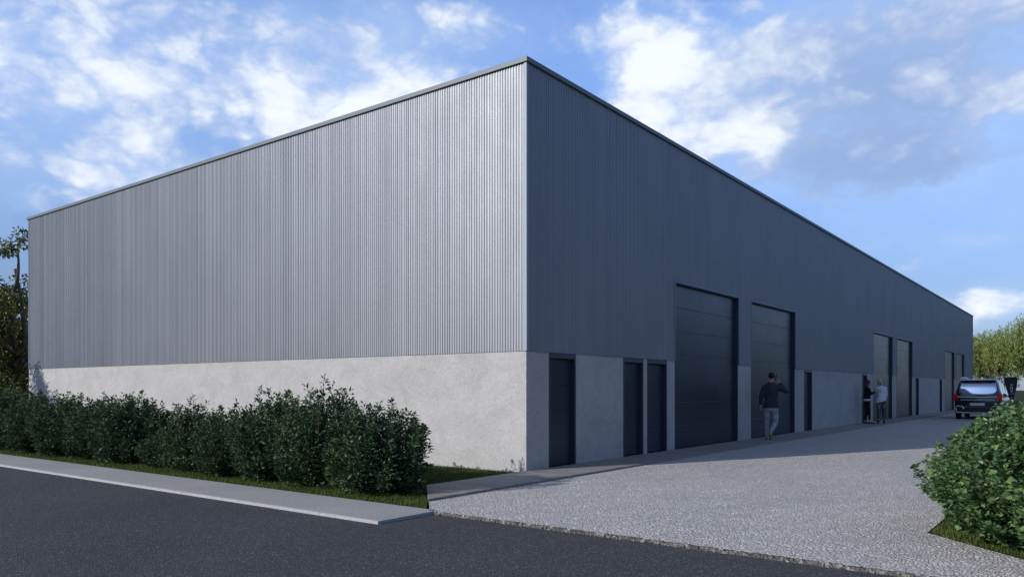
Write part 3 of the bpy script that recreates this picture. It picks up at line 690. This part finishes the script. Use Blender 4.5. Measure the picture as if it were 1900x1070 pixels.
# --- woman in black touching the other's shoulder
def woman_black():
    # local +y = the way she faces
    e = empty('person', (.40, 22.98, .032), math.atan2(-.84, .54)+RAD(8)); e.rotation_euler.z = RAD(-62)
    tag(e, 'woman with long auburn hair in black jacket and trousers reaching to her companion', 'person')
    b = MB()
    torso(b, [(0,0,.86,.12,.10),(0,-.01,.95,.16,.12),(0,0,1.10,.115,.09),(0,.0,1.27,.13,.105),(0,0,1.40,.145,.10),(0,0,1.47,.11,.07),(0,0,1.52,.05,.05)])
    chain(b, [(0,0,1.47),(0,.02,1.60)], [.045,.043]); X = head(b, (0,.045,1.67), (0,1), .93)
    LK, LA = (-.07,.06,.52), (-.08,-.10,.12); RK, RA = (.07,.05,.52), (.08,.06,.12)
    chain(b, [(-.08,0,.90),LK,LA], [.085,.05,.034]); chain(b, [(.08,0,.90),RK,RA], [.085,.05,.034])
    chain(b, [LA,(-.08,.05,.04)], [.032,.024]); chain(b, [RA,(.08,.21,.04)], [.032,.024])
    chain(b, [(-.15,0,1.42),(-.19,.10,1.19),(-.10,.28,1.27)], [.048,.036,.026]); chain(b, [(.15,0,1.42),(.20,.10,1.20),(.14,.33,1.36)], [.048,.036,.026])
    hand(b, (.14,.33,1.36), (-.05,1,.15), (-1,0,.3), .35, (0,0,-1)); hand(b, (-.10,.28,1.27), (.2,1,.1), (1,0,.3), .5, (0,0,-1))
    fused(b, 'body', M['skin'], e, .008)
    j = MB(); torso(j, [(0,0,1.0,.155,.13),(0,0,1.06,.145,.12),(0,0,1.14,.14,.115),(0,.01,1.28,.155,.13),(0,0,1.40,.165,.12),(0,0,1.46,.13,.09),(0,0,1.50,.07,.065)])
    chain(j, [(-.14,0,1.415),(-.19,.10,1.19),(-.13,.21,1.24)], [.066,.052,.042]); chain(j, [(.14,0,1.415),(.20,.10,1.20),(.165,.23,1.29)], [.066,.052,.042])
    fused(j, 'jacket', M['blackcloth'], e, .011)
    s = MB(); torso(s, [(0,-.02,.93,.165,.145),(0,-.01,.97,.162,.14),(0,0,1.03,.14,.115)]); fused(s, 'shirt', M['white_cloth'], e, .011)
    t = MB(); torso(t, [(0,0,.82,.14,.11),(0,-.01,.92,.168,.13),(0,0,1.0,.14,.11)])
    chain(t, [(-.08,0,.87),LK,(-.08,-.09,.17)], [.10,.064,.045]); chain(t, [(.08,0,.87),RK,(.08,.06,.17)], [.10,.064,.045]); fused(t, 'trousers', M['blackcloth'], e, .011)
    for A_, B_ in (((-.08,-.11,.045),(-.08,.07,.022)), ((.08,.045,.045),(.08,.23,.022))):
        q_ = MB(); chain(q_, [A_, B_], [.034,.034]); q_.box(A_[0]-.012, A_[0]+.012, A_[1]-.035, A_[1]-.01, 0, .06); fused(q_, 'shoe', M['blackshoe'], e, .008)
    hr = MB(); ball(hr, X(-.022,0,.030), (.088,.092,.098)); torso(hr, [(0,-.03,1.36,.06,.03),(0,-.035,1.42,.085,.045),(0,-.02,1.55,.09,.06),(0,0,1.66,.09,.075),(0,0,1.70,.08,.075)])
    fused(hr, 'hair', M['auburn'], e, .009)
woman_black()
def woman_white():
    e = empty('person', (.86, 23.30, .032), RAD(24))
    tag(e, 'fair-haired woman in loose white top and dark checked trousers seen from behind', 'person')
    b = MB()
    torso(b, [(0,0,.88,.12,.10),(0,-.01,.97,.16,.12),(0,0,1.12,.115,.09),(0,.0,1.30,.135,.105),(-.0,0,1.43,.15,.10),(-.01,0,1.50,.11,.07),(-.02,0,1.55,.05,.05)])
    chain(b, [(-.02,.0,1.49),(-.045,.03,1.63)], [.045,.043]); X = head(b, (-.06,.05,1.70), (-.5,.866), .93)
    chain(b, [(-.09,0,.93),(-.10,.02,.54),(-.11,0,.16)], [.085,.05,.034]); chain(b, [(.09,0,.93),(.10,.02,.54),(.11,0,.16)], [.085,.05,.034])
    chain(b, [(-.11,0,.15),(-.11,.13,.06)], [.032,.024]); chain(b, [(.11,0,.15),(.11,.13,.06)], [.032,.024])
    chain(b, [(-.15,0,1.44),(-.19,.06,1.20),(-.17,.22,1.10)], [.048,.036,.026]); chain(b, [(.15,0,1.44),(.20,.0,1.18),(.18,.10,.98)], [.048,.036,.026])
    hand(b, (-.17,.22,1.10), (.2,1,.1), (1,0,.5), .4, (0,0,1)); hand(b, (.18,.10,.98), (-.2,.5,-1), (-.5,1,0), .4, (-1,0,0))
    fused(b, 'body', M['skin'], e, .008)
    j = MB(); V0 = len(j.V)
    torso(j, [(-.01,0,.88,.195,.15),(-.01,0,.96,.185,.15),(0,0,1.06,.17,.14),(0,0,1.20,.16,.13),(0,0,1.34,.17,.13),(0,0,1.44,.18,.115),(0,0,1.50,.14,.09),(-.01,0,1.54,.07,.065)])
    for i, v in enumerate(j.V):
        if v[2] < .97: j.V[i] = (v[0], v[1], v[2]+.35*(v[0]+.05))      # slanted hem
    chain(j, [(-.15,0,1.455),(-.185,.06,1.20),(-.17,.18,1.12)], [.066,.048,.045]); chain(j, [(.15,0,1.455),(.19,.0,1.18),(.18,.08,1.02)], [.066,.048,.045])
    fused(j, 'top', M['white_cloth'], e, .011)
    t = MB(); torso(t, [(0,0,.84,.15,.12),(0,-.01,.93,.172,.135),(0,0,1.0,.15,.12)])
    chain(t, [(-.09,0,.88),(-.10,.015,.54),(-.11,0,.26)], [.105,.082,.07]); chain(t, [(.09,0,.88),(.10,.015,.54),(.11,0,.26)], [.105,.082,.07]); fused(t, 'trousers', M['check'], e, .011)
    for k in (-1, 1):
        q_ = MB(); chain(q_, [(k*.11,-.02,.085),(k*.11,.13,.03)], [.036,.03]); chain(q_, [(k*.11,-.01,.15),(k*.11,-.01,.09)], [.04,.038]); q_.box(k*.11-.014, k*.11+.014, -.05, -.02, 0, .09); fused(q_, 'boot', M['blackshoe'], e, .008)
    hr = MB(); ball(hr, X(-.022,0,.030), (.086,.090,.096)); hx = X(-.06, 0, -.03); chain(hr, [X(-.07,0,.02), X(-.10,0,-.06), X(-.085,0,-.17)], [.05,.045,.02])
    fused(hr, 'hair', M['blond'], e, .009)
woman_white()

# ------------------------------------------------------------------ van (rear towards the camera, nose along +y)
def van():
    e = empty('van', (3.33, 31.62, 0)); tag(e, 'black passenger van parked with its rear to the camera beside the warehouse', 'van')
    # section half-profile: (x factor, z) given for each station by belt width, roof height
    def section(y, wb, wr, zr, z0, zb):
        # z0 sill, zb belt, zr roof
        pts = [(wb*.80, z0), (wb*.95, z0+.05), (wb*1.0, z0+.22), (wb*1.0, zb-.25), (wb*.985, zb-.04), (wb*.965, zb), (wb*.965-(wb*.965-wr)*.5, (zb+zr)/2), (wr, zr-.12), (wr*.94, zr-.045), (wr*.78, zr-.008), (wr*.35, zr+.008)]
        return [(x, y, z) for x, z in pts]+[(-x, y, z) for x, z in reversed(pts)]
    st = [section(.16, .90, .74, 1.86, .30, 1.06), section(.05, .93, .0, 0, .30, 1.06)]
    S = [(.0, .88, .80, 1.12, .34, 1.02), (.03, .94, .86, 1.16, .28, 1.06), (.10, .955, .85, 1.55, .27, 1.08), (.26, .96, .78, 1.86, .26, 1.08), (.5, .965, .78, 1.905, .25, 1.08), (2.0, .965, .79, 1.92, .25, 1.07), (3.2, .965, .78, 1.90, .25, 1.06), (3.6, .965, .76, 1.80, .25, 1.05), (4.25, .96, .80, 1.22, .25, 1.02), (4.8, .92, .74, 1.02, .25, .90), (5.05, .84, .66, .86, .28, .78), (5.13, .76, .6, .74, .34, .70)]
    V = []; n = 22
    for (y, wb, wr, zr, z0, zb) in S: V += section(y, wb, wr, zr, z0, zb)
    F = [(i*n+k, i*n+(k+1)%n, (i+1)*n+(k+1)%n, (i+1)*n+k) for i in range(len(S)-1) for k in range(n)]
    F += [tuple(range(n)), tuple(range((len(S)-1)*n, len(S)*n))[::-1]]
    o = quick('body', V, F, M['paint'], e, True)
    bm_ = bmesh.new(); bm_.from_mesh(o.data); bmesh.ops.recalc_face_normals(bm_, faces=bm_.faces); bm_.to_mesh(o.data); bm_.free()
    m_ = o.modifiers.new('es', 'EDGE_SPLIT'); m_.split_angle = RAD(38)
    # rear window: curved lower edge, lies on the raked tailgate
    def tail(z):  # y of tailgate surface at height z
        t = [(1.06, .03), (1.16, .035), (1.55, .10), (1.86, .26)]
        for (za, ya), (zb_, yb) in zip(t, t[1:]):
            if z <= zb_: return ya+(yb-ya)*(z-za)/(zb_-za)
        return .26
    prof = []
    for i in range(21):
        u = -1+2*i/20; zb_ = 1.10+.20*abs(u)**5
        prof.append((u, zb_))
    V = []; F = []; rows = 6
    for r in range(rows+1):
        for (u, zb_) in prof:
            z = zb_+(1.80-zb_)*r/rows; wd = .83-.10*max(0, (z-1.1))/.7
            V.append((u*wd, tail(z)-.028-.02*(1-u*u), z))
    nn = len(prof)
    for r in range(rows):
        for k_ in range(nn-1): F.append((r*nn+k_, r*nn+k_+1, (r+1)*nn+k_+1, (r+1)*nn+k_))
    g = quick('rear_window', V, F, M['glass'], e, True); sm = g.modifiers.new('s', 'SOLIDIFY'); sm.thickness = .02; sm.offset = -1
    wp = MB().tube([(-.02,-.03,1.13),(.3,-.02,1.15),(.55,-.01,1.24)], [.012,.01,.006], 6).build('wiper', M['plastic'], e)
    # rear spoiler + third brake light
    MB().add([(-.76,.10,1.86),(.76,.10,1.86),(.76,.34,1.925),(-.76,.34,1.925),(-.76,.10,1.83),(.76,.10,1.83),(.76,.34,1.88),(-.76,.34,1.88)], [(0,1,2,3),(7,6,5,4),(0,4,5,1),(1,5,6,2),(2,6,7,3),(3,7,4,0)]).build('spoiler', M['paint'], e, bevel=.015)
    MB().box(-.20,.20,.085,.10,1.838,1.862).build('brake_light', M['redlens'], e)
    for sgn in (-1, 1):
        lm = MB(); pts = [(.81,.90),(.965,.88),(.975,1.00),(.958,1.23),(.84,1.23),(.80,1.04)]
        x0 = [(sgn*a, -.022 if a < .9 else .04, z) for a, z in pts]; x1 = [(sgn*a, .16, z) for a, z in pts]
        nq = len(pts); lm.add(x0+x1, [tuple(range(nq)), tuple(range(2*nq-1, nq-1, -1))]+[(i, (i+1)%nq, nq+(i+1)%nq, nq+i) for i in range(nq)])
        lm.build('tail_light', M['redlens'], e, bevel=.01)
        # side windows
        sw = MB()
        for (ya, yb) in ((.42, 1.42), (1.50, 2.55), (2.63, 3.45)):
            zt = 1.74; ztb = 1.74 if yb < 3 else 1.66
            sw.add([(sgn*.945, ya, 1.13), (sgn*.945, yb+(.25 if yb > 3 else 0), 1.13), (sgn*.815, yb, ztb), (sgn*.815, ya, zt),
                    (sgn*.90, ya, 1.13), (sgn*.90, yb, 1.13), (sgn*.77, yb, ztb), (sgn*.77, ya, zt)], [(0,1,2,3),(4,7,6,5),(0,4,5,1),(1,5,6,2),(2,6,7,3),(3,7,4,0)])
        sw.build('side_window', M['glass'], e)
        MB().tube([(sgn*.70,.30,1.91),(sgn*.71,.42,1.985),(sgn*.72,1.6,2.0),(sgn*.71,3.0,1.985),(sgn*.70,3.12,1.90)], .022, 8).build('roof_rail', M['chrome'], e)
        mr_ = MB(); ball(mr_, (sgn*1.10, 3.62, 1.16), (.12,.07,.12), 10); mr_.tube([(sgn*.93,3.62,1.10),(sgn*1.05,3.62,1.12)], .03, 6); mr_.build('wing_mirror', M['paint'], e, smooth=True)
        for yw in (.88, 4.05):
            wh_ = MB(); 
            for (r, xx) in ():
                pass
            prof_ = [(.20, .80), (.345, .80), (.36, .83), (.36, .95), (.345, .985), (.225, .985)]
            V = []; F = []; sg = 28
            for (r, xx) in prof_:
                for k_ in range(sg): a = 2*math.pi*k_/sg; V.append((sgn*xx, yw+r*math.cos(a), .36+r*math.sin(a)))
            for i in range(len(prof_)-1):
                for k_ in range(sg): F.append((i*sg+k_, i*sg+(k_+1)%sg, (i+1)*sg+(k_+1)%sg, (i+1)*sg+k_))
            wo = empty('wheel', (0, 0, 0)); wo.parent = e
            quick('tyre', V, F, M['tyre'], wo, True)
            rm = MB()
            for k_ in range(10):
                a = 2*math.pi*k_/10; c_, s_ = math.cos(a), math.sin(a)
                rm.tube([(sgn*.975, yw+.03*c_, .36+.03*s_), (sgn*.965, yw+.23*c_, .36+.23*s_)], [.022,.016], 5)
            rm.tube([(sgn*.90,yw,.36),(sgn*.985,yw,.36)], .05, 12)
            rm.tube([(sgn*.955,yw,.36),(sgn*.962,yw,.36)], .16, 16)
            rm.build('rim', M['rim'], wo)
        hl = MB(); ball(hl, (sgn*.66, 4.98, .74), (.17,.10,.09), 10); hl.build('headlight', M['glass'], e, smooth=True)
    # bumper, trims, plate
    bp = MB(); bp.box(-.93,.93,-.06,.10,.30,.62); bp.build('rear_bumper', M['paint'], e, bevel=.04)
    MB().box(-.50,.50,-.075,-.055,.30,.40).build('bumper_insert', M['plastic'], e, bevel=.01)
    ct = MB(); ct.tube([(-.80,-.052,1.075),(-.55,-.062,1.055),(0,-.066,1.05),(.55,-.062,1.055),(.80,-.052,1.075)], .024, 6); ct.build('tailgate_trim', M['chrome'], e)
    MB().tube([(-.70,-.03,.93),(0,-.05,.925),(.70,-.03,.93)], .016, 6).build('tailgate_strip', M['chrome'], e)
    for sgn in (-1, 1):
        q_ = MB(); q_.tube([(sgn*.55,-.078,.50),(sgn*.62,-.075,.62),(sgn*.86,-.065,.64),(sgn*.89,-.055,.55),(sgn*.86,-.07,.34),(sgn*.5,-.075,.315)], .020, 6); q_.build('bumper_trim', M['chrome'], e)
        MB().box(sgn*.85-.07,sgn*.85+.07,-.072,-.05,.325,.355).build('reflector', M['redlens'], e)
        MB().box(min(sgn*.60,sgn*.86),max(sgn*.60,sgn*.86),-.068,-.055,.52,.60).build('vent', M['plastic'], e)
    MB().tube([(-.5,-.078,.315),(.5,-.078,.315)], .020, 6).build('bumper_trim', M['chrome'], e)
    MB().box(-.42,.42,-.045,-.02,.64,.80).build('plate_recess', M['plastic'], e, bevel=.006)
    MB().box(-.30,.30,-.062,-.046,.66,.78).build('number_plate', M['plate'], e, bevel=.004)
    # windscreen
    V = [(-.80,4.27,1.235),(.80,4.27,1.235),(.70,3.66,1.775),(-.70,3.66,1.775)]; V += [(x,y-.03,z-.06) for x,y,z in V]
    quick('windscreen', [(x,y+.02,z+.02) for x,y,z in V], [(0,1,2,3),(7,6,5,4),(0,4,5,1),(1,5,6,2),(2,6,7,3),(3,7,4,0)], M['glass'], e)
    MB().box(-.45,.45,5.05,5.14,.45,.66).build('grille', M['plastic'], e, bevel=.01)
van()

# ------------------------------------------------------------------ totem sign behind the van
def sign():
    # about 44 m from the camera; broad head on a narrow foot
    e = empty('totem_sign', (4.05, 39.6, 0), YAW*.9); tag(e, 'black upright sign with white letters running down it behind the van', 'sign')
    V = [(-.12,0),( .10,0),(.12,.9),(.30,1.62),(.32,2.0),(.26,2.10),(-.26,2.10),(-.33,2.0),(-.31,1.62),(-.14,.9)]
    n = len(V); vv = [(x,-.06,z) for x,z in V]+[(x,.06,z) for x,z in V]
    quick('panel', vv, [tuple(range(n)), tuple(range(2*n-1,n-1,-1))]+[(i,(i+1)%n,n+(i+1)%n,n+i)[::-1] for i in range(n)], M['signblack'], e)
    L = MB(); zc = 1.68; y0, y1 = -.072, -.061
    def bar(x0, z0, x1, z1, t=.022):
        d = Vector((x1-x0, z1-z0)); d.normalize(); px, pz = -d.y*t/2, d.x*t/2
        L.add([(x0+px,y0,z0+pz),(x1+px,y0,z1+pz),(x1-px,y0,z1-pz),(x0-px,y0,z0-pz)]+[(x0+px,y1,z0+pz),(x1+px,y1,z1+pz),(x1-px,y1,z1-pz),(x0-px,y1,z0-pz)],
              [(0,1,2,3),(7,6,5,4),(0,4,5,1),(1,5,6,2),(2,6,7,3),(3,7,4,0)])
    s_ = .055
    for k, gl in enumerate('VOVAIX'):
        c = 1.66-k*.17
        if gl == 'V': bar(-s_,c+s_,0,c-s_); bar(s_,c+s_,0,c-s_)
        elif gl == 'O': bar(-s_,c-s_,-s_,c+s_); bar(s_,c-s_,s_,c+s_); bar(-s_,c+s_,s_,c+s_); bar(-s_,c-s_,s_,c-s_)
        elif gl == 'A': bar(-s_,c-s_,0,c+s_); bar(s_,c-s_,0,c+s_)
        elif gl == 'I': bar(0,c-s_,0,c+s_)
        else: bar(-s_,c-s_,s_,c+s_); bar(-s_,c+s_,s_,c-s_)
    L.build('lettering', M['lettering'], e)
sign()
# ------------------------------------------------------------------ open utility cart at the right edge
def cart():
    e = empty('utility_cart', (6.05, 38.4, 0), YAW); tag(e, 'pale open cart with black tubular frame and brown seat at the right edge', 'cart')
    # local -x = nose, x to the right across the view
    b = MB()
    pr = [(-1.25,.35),(-1.28,.75),(-1.10,1.02),(-.62,1.16),(-.52,.55),(.55,.50),(.60,.72),(1.15,.74),(1.2,.35)]
    n = len(pr); b.add([(x,-.58,z) for x,z in pr]+[(x,.58,z) for x,z in pr], [tuple(range(n)), tuple(range(2*n-1,n-1,-1))]+[(i,(i+1)%n,n+(i+1)%n,n+i)[::-1] for i in range(n)])
    b.build('body', M['cream'], e, bevel=.03)
    s = MB(); s.box(-.15,.50,-.52,.52,.56,.80); s.build('seat', M['seatbrown'], e, bevel=.05)
    s = MB(); s.box(.50,.66,-.52,.52,.76,1.30); s.build('seat_back', M['seatbrown'], e, bevel=.05)
    for k in (-1, 1):
        MB().tube([(-.72,k*.54,1.12),(-.40,k*.54,1.80),(-.28,k*.54,1.88),(.75,k*.54,1.88),(.85,k*.54,1.80),(.92,k*.54,.75)], .035, 8).build('roof_frame', M['plastic'], e)
        for xx in (-.85, .80):
            w_ = MB(); w_.tube([(xx,k*.46,.24),(xx,k*.64,.24)], .24, 20); w_.build('wheel', M['tyre'], e, bevel=.02)
    MB().box(-.36,.84,-.58,.58,1.89,1.93).build('roof', M['plastic'], e, bevel=.015)
    MB().tube([(-.60,.25,1.0),(-.34,.25,1.16)], .02, 6).build('steering_column', M['plastic'], e)
cart()
